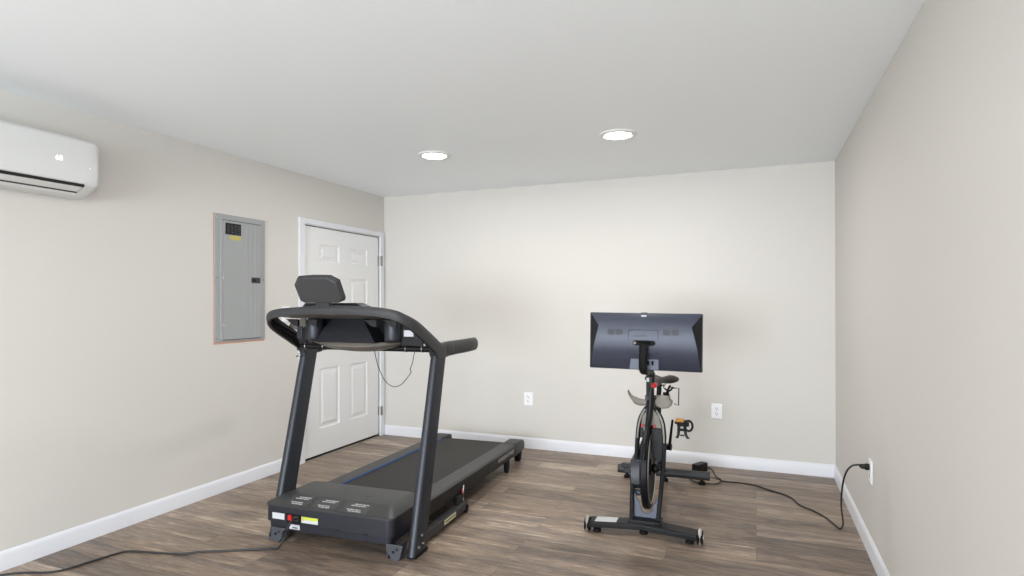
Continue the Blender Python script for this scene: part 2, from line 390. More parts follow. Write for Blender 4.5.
# ---- power outlets
def outlet(loc, ax, out, label):
    """ax: horizontal direction along the wall, out: off the wall"""
    o = empty('power_outlet', label, 'outlet', loc)
    ax, out = Vector(ax), Vector(out); U = Vector((0, 0, 1))
    MB().prism(rrect(.086, .122, .005, 2), (0, 0, 0), ax, U, out, .006).build('cover_plate', PLATE, o, bevel=.002)
    for s in (1, -1):
        f = MB().prism(rrect(.038, .032, .010, 4, 0, s * .022), out * .006, ax, U, out, .002).build('socket', PLATE, o, bevel=.0008)
        sl = MB()
        for x, h_ in ((-.008, .011), (.008, .009)): sl.prism(rrect(.0035, h_, .001, 1, x, s * .022 + .003), out * .0081, ax, U, out, .0006)
        sl.prism(rrect(.007, .006, .002, 2, 0, s * .022 - .009), out * .0081, ax, U, out, .0006)
        sl.build('slot', SLOT, f)
    MB().cyl(out * .006, out * .0075, .003, seg=8).build('screw', STEEL, o)
    return o
outlet((-1.958, YB, .458), (1, 0, 0), (0, -1, 0), 'white duplex outlet low on back wall near the treadmill')
outlet((-.299, YB, .454), (1, 0, 0), (0, -1, 0), 'white duplex outlet on back wall right of the exercise bike')
outlet((XR, 3.674, .450), (0, 1, 0), (-1, 0, 0), 'white outlet on right wall with a black plug in it')

# ---- recessed ceiling lights
LAMP_W = 9
def ceiling_light(x, y, label):
    o = empty('ceiling_light', label, 'ceiling light', (x, y, H))
    prof = [(.122, 0), (.120, -.006), (.106, -.012), (.092, -.012), (.082, -.004), (.082, 0)]
    MB().loft([[(r * math.cos(a), r * math.sin(a), z) for r, z in prof] for a in [2 * PI * k / 48 for k in range(48)]], closed=True).build('trim_ring', LAMPT, o)
    m = MB(); rg = []
    for r, z in ((.081, -.003), (.075, -.011), (.055, -.018), (.028, -.021), (.002, -.022)):
        rg.append([(r * math.cos(2 * PI * k / 32), r * math.sin(2 * PI * k / 32), z) for k in range(32)])
    m.loft(rg).build('lens', LAMP, o)
    l = bpy.data.lights.new('lamp_light', 'AREA'); l.shape = 'DISK'; l.size = .15; l.energy = LAMP_W; l.color = (1.0, .98, .95)
    b = bpy.data.objects.new('lamp_light', l); b.location = (0, 0, -.026); COL.objects.link(b); b.parent = o
    return o
ceiling_light(-2.187, 3.855, 'lit recessed ceiling light nearer the door, above the treadmill')
ceiling_light(-.823, 3.838, 'lit recessed ceiling light above the exercise bike')
ceiling_light(-1.5, 1.0, 'added unseen recessed ceiling light nearest the camera, middle of the room')  # extra lamp out of view, added for more light in the room

# ================================================================== TREADMILL
TM = empty('treadmill', 'black folding treadmill with tilted console and tablet rest, standing beside the white door', 'treadmill', (-2.16, 2.65, 0), 0.048)
# -- motor hood: body
def hring(u0, u1, v0, v1, z, r=.035, n=4):
    P = []
    for cx, cy, a0 in ((u1 - r, v1 - r, 0), (u0 + r, v1 - r, 90), (u0 + r, v0 + r, 180), (u1 - r, v0 + r, 270)):
        for i in range(n + 1):
            a = math.radians(a0 + 90 * i / n); P.append((cx + r * math.cos(a), cy + r * math.sin(a), z))
    return P
MB().loft([hring(-.425, .370, .012, .34, .072, .03), hring(-.425, .370, .010, .34, .112, .03), hring(-.437, .385, .0, .35, .116), hring(-.437, .388, 0, .35, .205)]).build('motor_cover', MOTOR, TM, sharp=30)
mc = TM.children[-1]
hd = MB().loft([hring(-.440, .391, -.004, .355, .204), hring(-.440, .391, -.004, .355, .214), hring(-.436, .386, .002, .355, .219), hring(-.375, .328, .10, .355, .245, .02), hring(-.36, .313, .12, .352, .2465, .01)])
hd.build('hood_top', HOODT, TM, sharp=22); ht = TM.children[-1]
# hood rear wings that run back over the rails
for s in (-1, 1):
    c = -.372 if s < 0 else .352
    MB().loft([[(c - .045, .33, .195), (c + .045, .33, .195), (c + .045, .33, .226), (c + .035, .33, .231), (c - .035, .33, .231), (c - .045, .33, .226)],
               [(c - .045, .44, .195), (c + .045, .44, .195), (c + .045, .44, .214), (c + .035, .44, .217), (c - .035, .44, .217), (c - .045, .44, .214)]]).build('hood_wing', HOODT, TM, bevel=.003)
# two little holes + centre decals on the hood
def on_hood(u, v): # height of the sloping hood front
    return .219 + (.243 - .219) * min(1, max(0, (v - .002) / .068))
rr_ = random.Random(11)
SLP = math.atan2(.026, .098); CS, SN = math.cos(SLP), math.sin(SLP)
for (u0, u1) in ((-.275, -.185), (-.095, -.005), (.095, .195)):
    fr_ = ((0, .002, .2194), (1, 0, 0), (0, CS, SN), (0, -SN, CS))
    MB().prism([(u0 - .035, .004), (u1 + .03, .004), (u1 + .03, .098), (u0 - .035, .098)], *fr_, .0006).build('warning_decal', DECALG, ht)
    dec = ht.children[-1]
    for kk, (v, a, b) in enumerate(((.012, .1, .9), (.026, -.05, .8), (.062, .0, .95), (.076, .15, 1.05))):
        if kk in (0, 2): tx = MB()
        u = u0 + (u1 - u0) * a; ue = u0 + (u1 - u0) * b
        while u < ue - .006:
            e = min(u + rr_.uniform(.010, .026), ue)
            tx.prism([(u, v), (e, v), (e, v + .0085), (u, v + .0085)], *fr_, .0011)
            u = e + .004
        if kk in (1, 3): tx.build('decal_print', LABELG, dec)
for u in (.10, .125):
    MB().cyl((u, .20, .2460), (u, .20, .2475), .006, seg=12).build('screw_hole', BLKG, ht)
# front stickers, switch
def fb(name, u0, u1, z0, z1, m, t=.0012, par=None, v=0.0): return MB().b2((u0, v - t, z0), (u1, v, z1)).build(name, m, par or mc)
fb('sticker', -.385, -.302, .132, .166, LABELW)
sl = fb('power_inlet', -.288, -.190, .122, .172, BLKG, .002)
fb('rocker_switch', -.274, -.248, .136, .164, RED, .008, sl); fb('socket', -.237, -.205, .132, .160, DGREY, .004, sl)
st = fb('sticker', -.186, -.076, .130, .164, LABELW); fb('sticker_band', -.186, -.076, .148, .164, LABELY, .0018, st); fb('warning_mark', -.183, -.165, .142, .162, YEL, .0022, st)
st = fb('sticker', -.275, -.206, .082, .108, LABELW, v=.010); fb('sticker_print', -.255, -.218, .088, .094, SLOT, .0018, st, v=.010)
for u in (0.035, .215): fb('vent_slot', u, u + .03, .1135, .1195, BLKG, .001)
# -- lifting wheel brackets under the hood
for s, P, u0 in ((-1, [(-.400, .082), (-.395, .03), (-.413, .012), (-.410, .0), (-.345, .0), (-.33, .02), (-.325, .05), (-.296, .082)], -.355), (1, [(.352, .082), (.352, .045), (.366, .03), (.385, .0), (.428, .0), (.440, .04), (.452, .082)], .405)):
    g = MB(); g.prism(P, (0, .002, 0), (1, 0, 0), (0, 0, 1), (0, 1, 0), .006)
    for u in (P[0][0] + .004, P[-1][0] - .03):
        g.prism([(.002, .08), (.10, .08), (.08, .04), (.045, .0), (.006, .0), (.002, .02)], (u, 0, 0), (0, 1, 0), (0, 0, 1), (1, 0, 0), .006)
    br_ = g.build('lift_bracket', VENT, TM, bevel=.0015)
    MB().cyl((u0 - .012, .055, .026), (u0 + .014, .055, .026), .026).build('transport_wheel', RUBBER, br_)
    MB().cyl((u0 - .010, .002, .045), (u0 - .010, -.003, .045), .007, seg=10).cyl((u0 + .012, .002, .060), (u0 + .012, -.003, .060), .005, seg=10).build('bolt', BLKG, br_)
# -- uprights
def upsec(u_in, u_out, v, z, dep=.128):
    s = 1 if u_out > u_in else -1; w_ = abs(u_out - u_in); P = []
    r = w_ / 2
    for i in range(9):
        a = math.radians(180 * i / 8); P.append((u_in + s * (r - r * math.cos(a)), v + r * .75 - r * .75 * math.sin(a), z))
    P += [(u_out, v + dep - .008, z), (u_out - s * .008, v + dep, z), (u_in + s * .008, v + dep, z), (u_in, v + dep - .008, z)]
    return P
def upright(ui, uo, zb):
    m = MB(); rings = []
    for z, d in ((zb, .14), (.3, .132), (.8, .124), (1.075, .12)):
        rings.append(upsec(ui, uo, .030 + .266 * z, z, d))
    o = m.loft(rings).build('upright', GRAPH, TM, bevel=0, sharp=40); return o
ur = upright(.452, .500, .014); ul = upright(-.402, -.450, .014)
for u_s, s in ((.500, 1), (-.450, -1)):
    par = ur if s > 0 else ul
    for v, z in ((.085, .05), (.135, .055), (.118, .105)):
        MB().cyl((u_s, v, z), (u_s + s * .006, v, z), .0075, seg=12).build('bolt', STEEL, par)
    MB().b2((u_s - s * .050, .045, 0), (u_s + s * .003, .19, .02)).build('foot_pad', RUBBER, TM, bevel=.005)
# -- base frame rails on the floor
for s in (1, -1):
    uc = .445 if s > 0 else -.405
    br_ = MB().b2((uc - .025, .16, .022), (uc + .025, .80, .07)).build('base_rail', DGREY, TM, bevel=.004)
    MB().cyl((uc - .024, .79, .026), (uc + .027, .79, .026), .026).build('rubber_wheel', RUBBER, br_)
    if s > 0:
        lb = MB().b2((uc + .025, .46, .032), (uc + .0258, .62, .062)).build('sticker', LABELC, br_)
        tx = MB(); u = .475
        while u < .60:
            wd = random.uniform(.008, .02); tx.b2((uc + .0256, u, .043), (uc + .0263, u + wd, .051)); u += wd + .005
        tx.build('sticker_print', SLOT, lb)
    MB().b2((uc - .03, .70, .06), (uc - .005, .80, .12)).build('pivot_bracket', BLK, TM, bevel=.003)
MB().b2((-.38, .34, .025), (.42, .40, .065)).build('cross_bar', BLK, TM, bevel=.004)
# -- deck
Z0, Z1, V0, V1 = .206, .181, .33, 2.0
def dz(v): return Z0 + (Z1 - Z0) * (v - V0) / (V1 - V0)
DC = .022
sl_ = Vector((0, V1 - V0, Z1 - Z0)).normalized()
def along(sec, v0=V0, v1=V1): # sec: (u, dz) profile swept along the deck
    return [[(u, v, dz(v) + h_) for u, h_ in sec] for v in (v0, v1)]
MB().loft(along([(DC - .275, -.03), (DC + .275, -.03), (DC + .275, -.006), (DC - .275, -.006)], V0, 1.955)).build('running_belt', BELT, TM)
MB().loft(along([(DC - .33, -.10), (DC + .33, -.10), (DC + .33, -.034), (DC - .33, -.034)], V0 + .02, 1.90)).build('deck_board', BLK, TM)
for s in (1, -1):
    sec = [(.276, -.05), (.276, .001), (.280, .004), (.290, .005), (.385, .003), (.396, -.006), (.396, -.05)]
    o = MB().loft(along([(DC + s * u, h_) for u, h_ in sec], V0, 1.90)).build('side_rail', RAIL, TM, bevel=.002)
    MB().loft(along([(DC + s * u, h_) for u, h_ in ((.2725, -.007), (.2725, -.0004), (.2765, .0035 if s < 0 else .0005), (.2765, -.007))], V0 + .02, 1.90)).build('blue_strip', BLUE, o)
    o['label'] = 'charcoal grip rail with a blue inner edge'
    sec = [(.393, -.09), (.393, -.006), (.399, -.008), (.402, -.03), (.400, -.088)]
    sk = MB().loft(along([(DC + s * u, h_) for u, h_ in sec], V0, 1.90)).build('side_skirt', BLK, TM)
    if s > 0:
        ang = math.atan2(Z1 - Z0, V1 - V0)
        M = Matrix.Translation((DC + .4025, 1.66, dz(1.66) - .042)) @ Matrix.Rotation(ang, 4, 'X') @ Matrix(((0, 0, 1, 0), (1, 0, 0, 0), (0, 1, 0, 0), (0, 0, 0, 1)))
        text_mesh('side_lettering', 'HORIZON FITNESS', .042, LABELG, sk, M)
# rear end caps, roller, feet, hub
for s in (1, -1):
    rings = []
    for v, a, b, t, bt in ((1.89, .282, .403, .006, -.09), (1.94, .279, .406, .008, -.085), (2.07, .279, .406, .008, -.075), (2.12, .285, .401, -.002, -.075), (2.14, .295, .390, -.018, -.065)):
        z = dz(v); rings.append([(DC + s * a, v, z + bt), (DC + s * b, v, z + bt), (DC + s * b, v, z + t - .02), (DC + s * (b - .012), v, z + t), (DC + s * (a + .008), v, z + t), (DC + s * a, v, z + t - .008)])
    ec = MB().loft(rings).build('end_cap', DGREY, TM, bevel=.003)
    MB().loft([[(DC + s * .35 + x, y, z) for x, y in ((-.03, 2.06), (.03, 2.06), (.03, 2.115), (-.03, 2.115))] for z in (dz(2.0) - .070, .07)] + [[(DC + s * .35 + x, y, z) for x, y in ((-.022, 2.07), (.022, 2.07), (.022, 2.11), (-.022, 2.11))] for z in (0.0,)]).build('rear_foot', RUBBER, TM, bevel=.003)
    MB().prism([(-.03, .11), (.045, .11), (.05, .05), (.03, .008), (.008, 0), (-.012, .010), (-.025, .05)], (DC + s * .372, 1.70, 0.0), (0, 1, 0), (0, 0, 1), (s, 0, 0), .028).build('rear_wheel', RUBBER, TM, bevel=.004)
MB().cyl((DC - .28, 1.96, dz(1.96) - .030), (DC + .28, 1.96, dz(1.96) - .030), .026).build('rear_roller', BELT, TM)
# gas strut with red tag on the right
st = MB().cyl((.36, .45, .09), (.400, .82, .10), .012).build('lift_strut', BLK, TM)
MB().b2((.428, .80, .095), (.432, .825, .145)).build('red_tag', RED, st)
MB().tube(smooth([(.432, .80, .045), (.436, .805, .075), (.430, .81, .105), (.434, .815, .135), (.434, .82, .165)], 4), .0045, 8).build('strut_clip', STEEL, st)

# -- console band: an arched horseshoe rim, seen from its back
CU = .012
half = [(.485, .50, 1.120, .080), (.490, .43, 1.120, .086), (.492, .37, 1.122, .086), (.493, .29, 1.160, .084), (.493, .20, 1.205, .080), (.491, .11, 1.248, .076), (.482, .05, 1.274, .070), (.46, .0, 1.296, .062), (.42, -.032, 1.314, .055), (.34, -.052, 1.328, .050), (.2, -.065, 1.337, .048), (.0, -.07, 1.341, .047)]
path = [(CU + u, v, z, h_) for u, v, z, h_ in half] + [(CU - u * .962, v + .006, z - .006, h_ * .93) for u, v, z, h_ in half[-2::-1]]
pp = smooth([Vector((p[0], p[1], p[2])) for p in path], 4); hh = smooth([Vector((p[3], 0, 0)) for p in path], 4)
rings = []
for i, p in enumerate(pp):
    a = pp[max(i - 1, 0)]; b = pp[min(i + 1, len(pp) - 1)]
    t = Vector((b.x - a.x, b.y - a.y, 0)).normalized(); n = Vector((t.y, -t.x, 0))  # outward
    if (Vector((p.x - CU, p.y - .2, 0))).dot(n) < 0: n = -n
    h_ = hh[i].x
    sec = [(-.004, -h_), (.002, -h_ * .55), (0, -.012), (-.008, -.002), (-.02, 0), (-.055, -.004), (-.055, -.016), (-.02, -.016), (-.013, -.026), (-.016, -h_)]
    rings.append([Vector((p.x, p.y, p.z)) + n * x + Vector((0, 0, y)) for x, y in sec])
band = MB().loft(rings).build('console_rim', DGREY, TM, sharp=40)
lin_r = []
for i, p in enumerate(pp):
    a = pp[max(i - 1, 0)]; b = pp[min(i + 1, len(pp) - 1)]
    t = Vector((b.x - a.x, b.y - a.y, 0)).normalized(); n = Vector((t.y, -t.x, 0))
    if (Vector((p.x - CU, p.y - .2, 0))).dot(n) < 0: n = -n
    lin_r.append([Vector((p.x, p.y, p.z)) + n * x + Vector((0, 0, y)) for x, y in ((-.017, -.018), (-.017, -hh[i].x - .001), (-.024, -hh[i].x - .001), (-.024, -.018))])
MB().loft(lin_r).build('rim_lining', BLK, band)
# -- hand grips
for s in (1, -1):
    ub = CU + s * .470
    P = [(ub, .44, 1.080), (ub + s * .004, .50, 1.080), (ub + s * .012, .58, 1.082), (ub + s * .024, .72, 1.084), (ub + s * .030, .818, 1.087), (ub + s * .031, .832, 1.0875)]
    def gr(p, hw, hh_): return [(p[0] + hw * math.cos(a), p[1], p[2] + hh_ * math.sin(a) * (1 if abs(math.sin(a)) < .8 else 1.0)) for a in [2 * PI * k / 16 for k in range(16)]]
    szs = [(.026, .043), (.026, .044), (.027, .043), (.027, .043), (.026, .042), (.018, .033)]
    g = MB().loft([gr(p, *z) for p, z in zip(P, szs)]).build('hand_grip', DGREY, TM)
    MB().loft([gr((P[1][0], P[1][1] + d, P[1][2]), .0275, .0435) for d in (-.004, .004)]).build('grip_ring', VENT, g)
# -- underside shell (faces the camera): glossy taupe upper tray, dark back, belly
tr = []
for u in (-.40, -.2, 0, .2, .36):
    tr.append([(CU + u, -.01, 1.290), (CU + u, .10, 1.268), (CU + u, .24, 1.258), (CU + u, .24, 1.272), (CU + u, .10, 1.282), (CU + u, -.01, 1.315 if abs(u) < .3 else 1.30)])
MB().loft(tr).build('console_tray', TAUPE, TM, sharp=30)
MB().loft([[(CU + x, y, z) for x, y in ((-.34, .27), (.34, .27), (.34, .33), (-.34, .33))] for z in (1.105, 1.17)] + [[(CU + x, y, z) for x, y in ((-.33, .24), (.33, .24), (.33, .29), (-.33, .29))] for z in (1.262,)]).build('console_back', BLKG, TM, bevel=.004)
for s, P in ((1, [(.32, 1.112), (.45, 1.112), (.472, 1.185), (.42, 1.205), (.32, 1.24)]), (-1, [(-.32, 1.112), (-.375, 1.112), (-.375, 1.17), (-.35, 1.20), (-.32, 1.22)])):
    MB().prism(P, (CU, .195, 0), (1, 0, 0), (0, 0, 1), (0, 1, 0), .02).build('side_cover', BLKG, TM, bevel=.003)
MB().prism([(-.455, 1.205), (-.37, 1.185), (-.33, 1.20), (-.33, 1.262), (-.43, 1.250)], (CU, .20, 0), (1, 0, 0), (0, 0, 1), (0, 1, 0), .015).build('side_tray', TAUPE, TM, bevel=.002)
# side inner braces (light ribs inside the left and right arms)
for s in (1, -1):
    MB().tube([(CU + s * .455, .10, 1.225), (CU + s * .44, .22, 1.165), (CU + s * .425, .335, 1.098)], .013, 8).build('arm_brace', BLK, TM)
    MB().b2((CU + s * .44, .30, 1.06), (CU + s * .475, .40, 1.12)).build('arm_bracket', BLK, TM, bevel=.004)
# dark ribs hanging below the tray
for u in (-.32, -.19, .19, .31):
    MB().prism([(0, 0), (.05, -.035), (.08, -.04), (.08, 0)], (CU + u, .02, 1.262), (1, 0, 0), (0, 0, 1), (0, 1, 0), .02).build('tray_rib', BLK, TM, bevel=.002)
# cup holder bottoms
for u in (-.238 , .288):
    m = MB(); rg = []
    for r, z in ((.0005, 1.137), (.040, 1.137), (.047, 1.141), (.049, 1.150), (.050, 1.235), (.046, 1.252), (.036, 1.262)):
        rg.append([(u + r * math.cos(2 * PI * k / 28), .185 + r * math.sin(2 * PI * k / 28), z) for k in range(28)])
    m.loft(rg).build('cup_holder', GRAPH, TM, sharp=50)
# centre box and belly
MB().loft([[(.012 + x, y, z) for x, y in ((-.20, .13), (.19, .13), (.19, .27), (-.20, .27))] for z in (1.128, 1.134)] + [[(.012 + x, y, 1.215) for x, y in ((-.155, .15), (.13, .15), (.13, .27), (-.155, .27))], [(.012 + x, y, 1.265) for x, y in ((-.10, .16), (.10, .16), (.10, .27), (-.10, .27))]]).build('display_housing', NAVY, TM, bevel=.006)
bl = []
for k in range(13):
    t = -1 + 2 * k / 12; u = .035 + t * .29; h_ = .052 * (1 - abs(t) ** 2.4) + .004
    bl.append([(u, .16 + .03 * t * t, 1.130), (u, .15 + .03 * t * t, 1.130 - h_ * .5), (u, .19, 1.130 - h_ * .95), (u, .25, 1.130 - h_ * 1.1), (u, .30, 1.130 - h_), (u, .31, 1.130)])
MB().loft(bl).build('console_belly', TAUPE, TM, sharp=50)
# crossbar tubes and end joints
cb = MB().cyl((-.43, .315, 1.088), (.46, .315, 1.088), .019).build('crossbar', BLK, TM)
for u in (-.27, -.40, .30, .405):
    MB().tube([(u, .315 + .0195 * math.cos(a), 1.088 + .0195 * math.sin(a)) for a in [2 * PI * k / 16 for k in range(16)]], .0028, 6, closed=True).build('tube_clip', STEEL, cb)
for u, s in ((.476, 1), (-.426, -1)):
    j = MB().cyl((u - .026, .345, 1.075), (u + .026, .345, 1.075), .042).build('pivot_joint', GRAPH, TM, bevel=.003)
    MB().cyl((u, .306, 1.06), (u, .300, 1.06), .008, seg=10).build('bolt', BLKG, j)
    MB().b2((u - .02, .31, 1.0), (u + .02, .40, 1.075)).build('upright_cap', BLK, TM, bevel=.004)
MB().b2((.352, .192, 1.165), (.412, .1945, 1.200)).build('sticker', LABELW, TM)
MB().b2((.340, .2165, 1.14), (.425, .27, 1.185)).build('cable_cover', BLK, TM, bevel=.003)
MB().b2((-.37, .19, 1.14), (-.335, .24, 1.215)).build('cable_cover', GRAPH, TM, bevel=.003)
# wire clip hanging on the left
MB().tube([(-.415, .30, 1.060), (-.467, .30, 1.021), (-.385, .30, 1.033)], .0035, 6, closed=True).build('wire_clip', BRONZE, TM)
# tablet ledge on top + tablet rest
MB().loft([[(CU + x, y, z) for x, y in ((-.165, -.03), (.215, -.03), (.215, .06), (-.165, .06))] for z in (1.328, 1.335)] + [[(CU + x, y, 1.353) for x, y in ((-.155, -.02), (.17, -.02), (.17, .05), (-.155, .05))]]).build('tablet_ledge', BLKG, TM, bevel=.002)
tl = Vector((0, -.46, 1)).normalized()   # direction up the rest (top leans to the camera)
nf = Vector((0, -1, -.46)).normalized()  # its back, facing the camera
oct_ = [(-.155, -.035), (-.155, .035), (-.118, .083), (.112, .083), (.155, .042), (.155, -.05), (.125, -.083), (-.11, -.083)]
oct_ = [(-.118, -.083), (-.146, -.068), (-.156, .035), (-.118, .080), (-.02, .085), (.098, .082), (.150, .052), (.157, -.055), (.148, -.072), (.118, -.083)]
KT = .93; oc = Vector((.014, -.098, 1.430))
tb = MB(); UX = Vector((1, 0, 0))
tb.loft([[oc + UX * x * k * KT + tl * y * k * KT - nf * d for x, y in oct_] for d, k in ((-.030, .86), (-.026, .93), (-.014, .985), (0, 1), (.004, .985))])
tr_ = tb.build('tablet_rest', DGREY, TM, sharp=18)
MB().loft([[oc + UX * x * KT + tl * y * KT + nf * .0135 for x, y in ((.105, .078), (.142, .056), (.137, .048), (.100, .070))], [oc + UX * x * KT + tl * y * KT + nf * .0205 for x, y in ((.105, .078), (.142, .056), (.137, .048), (.100, .070))]]).build('rest_edge_insert', VENT, tr_)
MB().loft([[oc + UX * x + tl * y + nf * d for x, d in ((-a, .02), (a, .02), (a, -.005), (-a, -.005))] for y, a in ((-.06, .046), (-.085, .042), (-.125, .052))]).build('rest_neck', DGREY, tr_, bevel=.003)
# safety key cord looping below the console
tmW = lambda u, v, z: (u, v, z)
MB().tube(smooth([(.155, .2, 1.10), (.165, .2, 1.05), (.185, .2, .985), (.225, .2, .915), (.275, .2, .882), (.325, .2, .892), (.365, .2, .93), (.392, .2, .965), (.388, .2, .985), (.402, .2, 1.02), (.41, .2, 1.06), (.42, .2, 1.09)], 5), .0022, 6).build('safety_cord', SLOT, TM)

# treadmill mains cord
tcord = MB().tube(smooth([(-2.372, 2.632, .150), (-2.375, 2.60, .150), (-2.385, 2.575, .11), (-2.40, 2.57, .06), (-2.425, 2.545, .012), (-2.478, 2.535, .006), (-2.53, 2.50, .006), (-2.60, 2.465, .006), (-2.676, 2.422, .006), (-2.791, 2.361, .006), (-2.869, 2.302, .006), (-3.037, 2.255, .006), (-3.12, 2.235, .006), (-3.17, 2.216, .006), (-3.19, 2.17, .006), (-3.217, 2.056, .006), (-3.24, 1.95, .006), (-3.29, 1.895, .006), (-3.36, 1.865, .006), (-3.44, 1.82, .006), (-3.49, 1.75, .006), (-3.50, 1.6, .006)], 5), .0055, 8).build('power_cord', CORD)
under(tcord, TM)

# ================================================================== EXERCISE BIKE
BK = empty('exercise_bike', 'black spin bike with big screen seen from behind, standing near the back wall', 'exercise bike', (-.61, 3.5, 0), 0.045)
# front stabiliser (shallow V)
def stab(zs, g=0):
    return [[(-.30 , -.068 + g, z), (-.01, -.015 + g, z), (.30, -.083 + g, z), (.325, .02 - g, z), (.0, .105 - g, z), (-.31, .035 - g, z)] for z in zs]
MB().loft(stab((.034,)) + stab((.06,)) + stab((.068,), .008)).build('front_stabilizer', BLKG, BK, bevel=.003)
fs = BK.children[-1]
for s in (-1, 1):
    whl = MB(); u = s * .318
    whl.cyl((u - .016, -.028, .041), (u + .016, -.028, .041), .040)
    wo = whl.build('transport_wheel', RUBBER, BK, bevel=.004)
    MB().tube([(u - s * 0, -.028 + .028 * math.cos(a), .041 + .0375 * math.sin(a)) for a in [2 * PI * k / 20 for k in range(20)]], .0125, 8, closed=True).build('wheel_rim', CHROME, wo)
    MB().cyl((u - .020, -.028, .041), (u + .020, -.028, .041), .014).build('wheel_hub', CHROME, wo)
for u, v in ((-.265, -.018), (.0, .03), (.262, -.02)):
    f_ = MB().cyl((u, v, 0), (u, v, .020), .025, .022).cyl((u, v, .02), (u, v, .036), .010).build('leveling_foot', RUBBER, BK, bevel=.003)
MB().loft([[(-.272, -.054, .0685), (-.150, -.028, .0685), (-.150, .052, .0685), (-.272, .028, .0685)], [(-.272, -.054, .0695), (-.150, -.028, .0695), (-.150, .052, .0695), (-.272, .028, .0695)]]).build('sticker', LABELW, fs)
# legs (flattened tubes)
left = [(-.068, .02, .06), (-.071, .06, .16), (-.073, .10, .25), (-.066, .155, .35), (-.060, .18, .42), (-.057, .22, .545), (-.048, .24, .62), (-.030, .25, .665), (-.004, .26, .705)]
right = [(.082, .02, .06), (.089, .06, .16), (.095, .10, .25), (.100, .155, .35), (.102, .19, .42), (.102, .215, .52), (.093, .235, .605), (.070, .25, .66), (.040, .26, .70)]
for P in (left, right):
    MB().tube(smooth(P, 4), [.0135] * (4 * 8 + 1), 10).build('frame_leg', BLK, BK)
for P, s in ((left, -1), (right, 1)):
    Q = smooth(P, 4)[19:31]
    MB().tube([q + Vector((-s * .0015, -.0125, .003)) for q in Q], .0055, 8).build('leg_trim', CHROME, BK.children[-1])
# notched kick plate between the legs
pl = [(-.062, .085), (-.062, .215), (-.052, .212), (-.045, .185), (-.026, .165), (-.020, .13), (-.008, .115), (.010, .110), (.030, .113), (.046, .125), (.052, .155), (.066, .178), (.078, .205), (.088, .21), (.088, .085)]
MB().prism(pl, (0, .035, 0), (1, 0, 0), (0, .22, 1), (0, 1, 0), .010).build('kick_plate', KICK, BK, bevel=.002)
MB().b2((-.085, -.012, .062), (.105, .09, .088)).build('leg_bracket', BLKG, BK, bevel=.005)
MB().tube([(.07, -.005, .075), (.11, -.02, .085)], .008, 8).build('clamp_lever', BLK, BK)
# flywheel and rim
WC = Vector((0, .28, .325)); R = .25
rg = []
for r, x in ((.05, -.012), (.17, -.012), (.185, -.020), (.243, -.020), (.25, -.014), (.25, .014), (.243, .020), (.185, .020), (.17, .012), (.05, .012)):
    rg.append((r, x))
MB().loft([[WC + Vector((x, r * math.cos(a), r * math.sin(a))) for r, x in rg] for a in [2 * PI * k / 64 for k in range(64)]], closed=True).build('flywheel', NAVY, BK, sharp=30)
fwl = BK.children[-1]
for s in (1, -1):
    MB().tube([WC + Vector((s * .0205, .214 * math.cos(a), .214 * math.sin(a))) for a in [2 * PI * k / 48 for k in range(48)]], .004, 6, closed=True).build('rim_line', CHROME, fwl)
MB().cyl(WC + Vector((-.075, 0, 0)), WC + Vector((.085, 0, 0)), .018).cyl(WC + Vector((-.022, 0, 0)), WC + Vector((.022, 0, 0)), .052).build('flywheel_hub', BLKG, BK, bevel=.003)
MB().sph(WC + Vector((.045, -.02, 0)), .028).build('hub_cap', BLKG, BK)
# magnetic brake housing left of the wheel
hp_ = ((.09, .36), (.12, .405), (.27, .41), (.31, .36), (.31, .29), (.27, .235), (.14, .225), (.09, .26))
MB().loft([[(u, y, z) for y, z in hp_] for u in (-.088, -.026)]).build('brake_housing', SLATE, BK, bevel=.008)
MB().cyl((-.080, .14, .205), (-.032, .14, .203), .018).build('brake_actuator', KICK, BK)
MB().prism([(-.046, .580), (-.042, .62), (-.025, .660), (.0, .685), (.04, .685), (.066, .652), (.084, .605), (.088, .580)], (0, .235, 0), (1, 0, 0), (0, 0, 1), (0, 1, 0), .01).build('frame_fairing', KHAKI, BK, bevel=.002)
MB().prism([(-.050, .578), (-.024, .578), (-.024, .41), (-.056, .41)], (0, .225, 0), (1, 0, 0), (0, 0, 1), (0, 1, 0), .02).build('fork_cover', BLKG, BK, bevel=.002)
MB().prism([(.092, .578), (.024, .578), (.024, .44), (.060, .36), (.096, .40)], (0, .225, 0), (1, 0, 0), (0, 0, 1), (0, 1, 0), .02).build('fork_cover', BLKG, BK, bevel=.002)
for u in (-.030, .042):
    MB().cyl((u, .236, .592), (u, .222, .592), .009, seg=12).build('red_button', RED, BK)
MB().tube(smooth([(-.06, .24, .43), (-.05, .22, .47), (-.035, .22, .52)], 4), .009, 8).build('brake_arm', CHROME, BK)
# front strut / neck running down in front of the wheel
MB().tube(smooth([(.018, .235, .80), (.018, .225, .72), (.012, .20, .64), (.006, .16, .58), (.004, .105, .535), (.003, .055, .485), (.001, .03, .43)], 5), [.021, .021, .021, .021, .021, .02, .02, .02, .019, .019, .019, .018, .018, .018, .018, .017, .017, .017, .017, .016, .016, .016, .015, .015, .014, .013, .012, .011, .010, .009, .008], 12).build('wheel_guard', BLKG, BK)
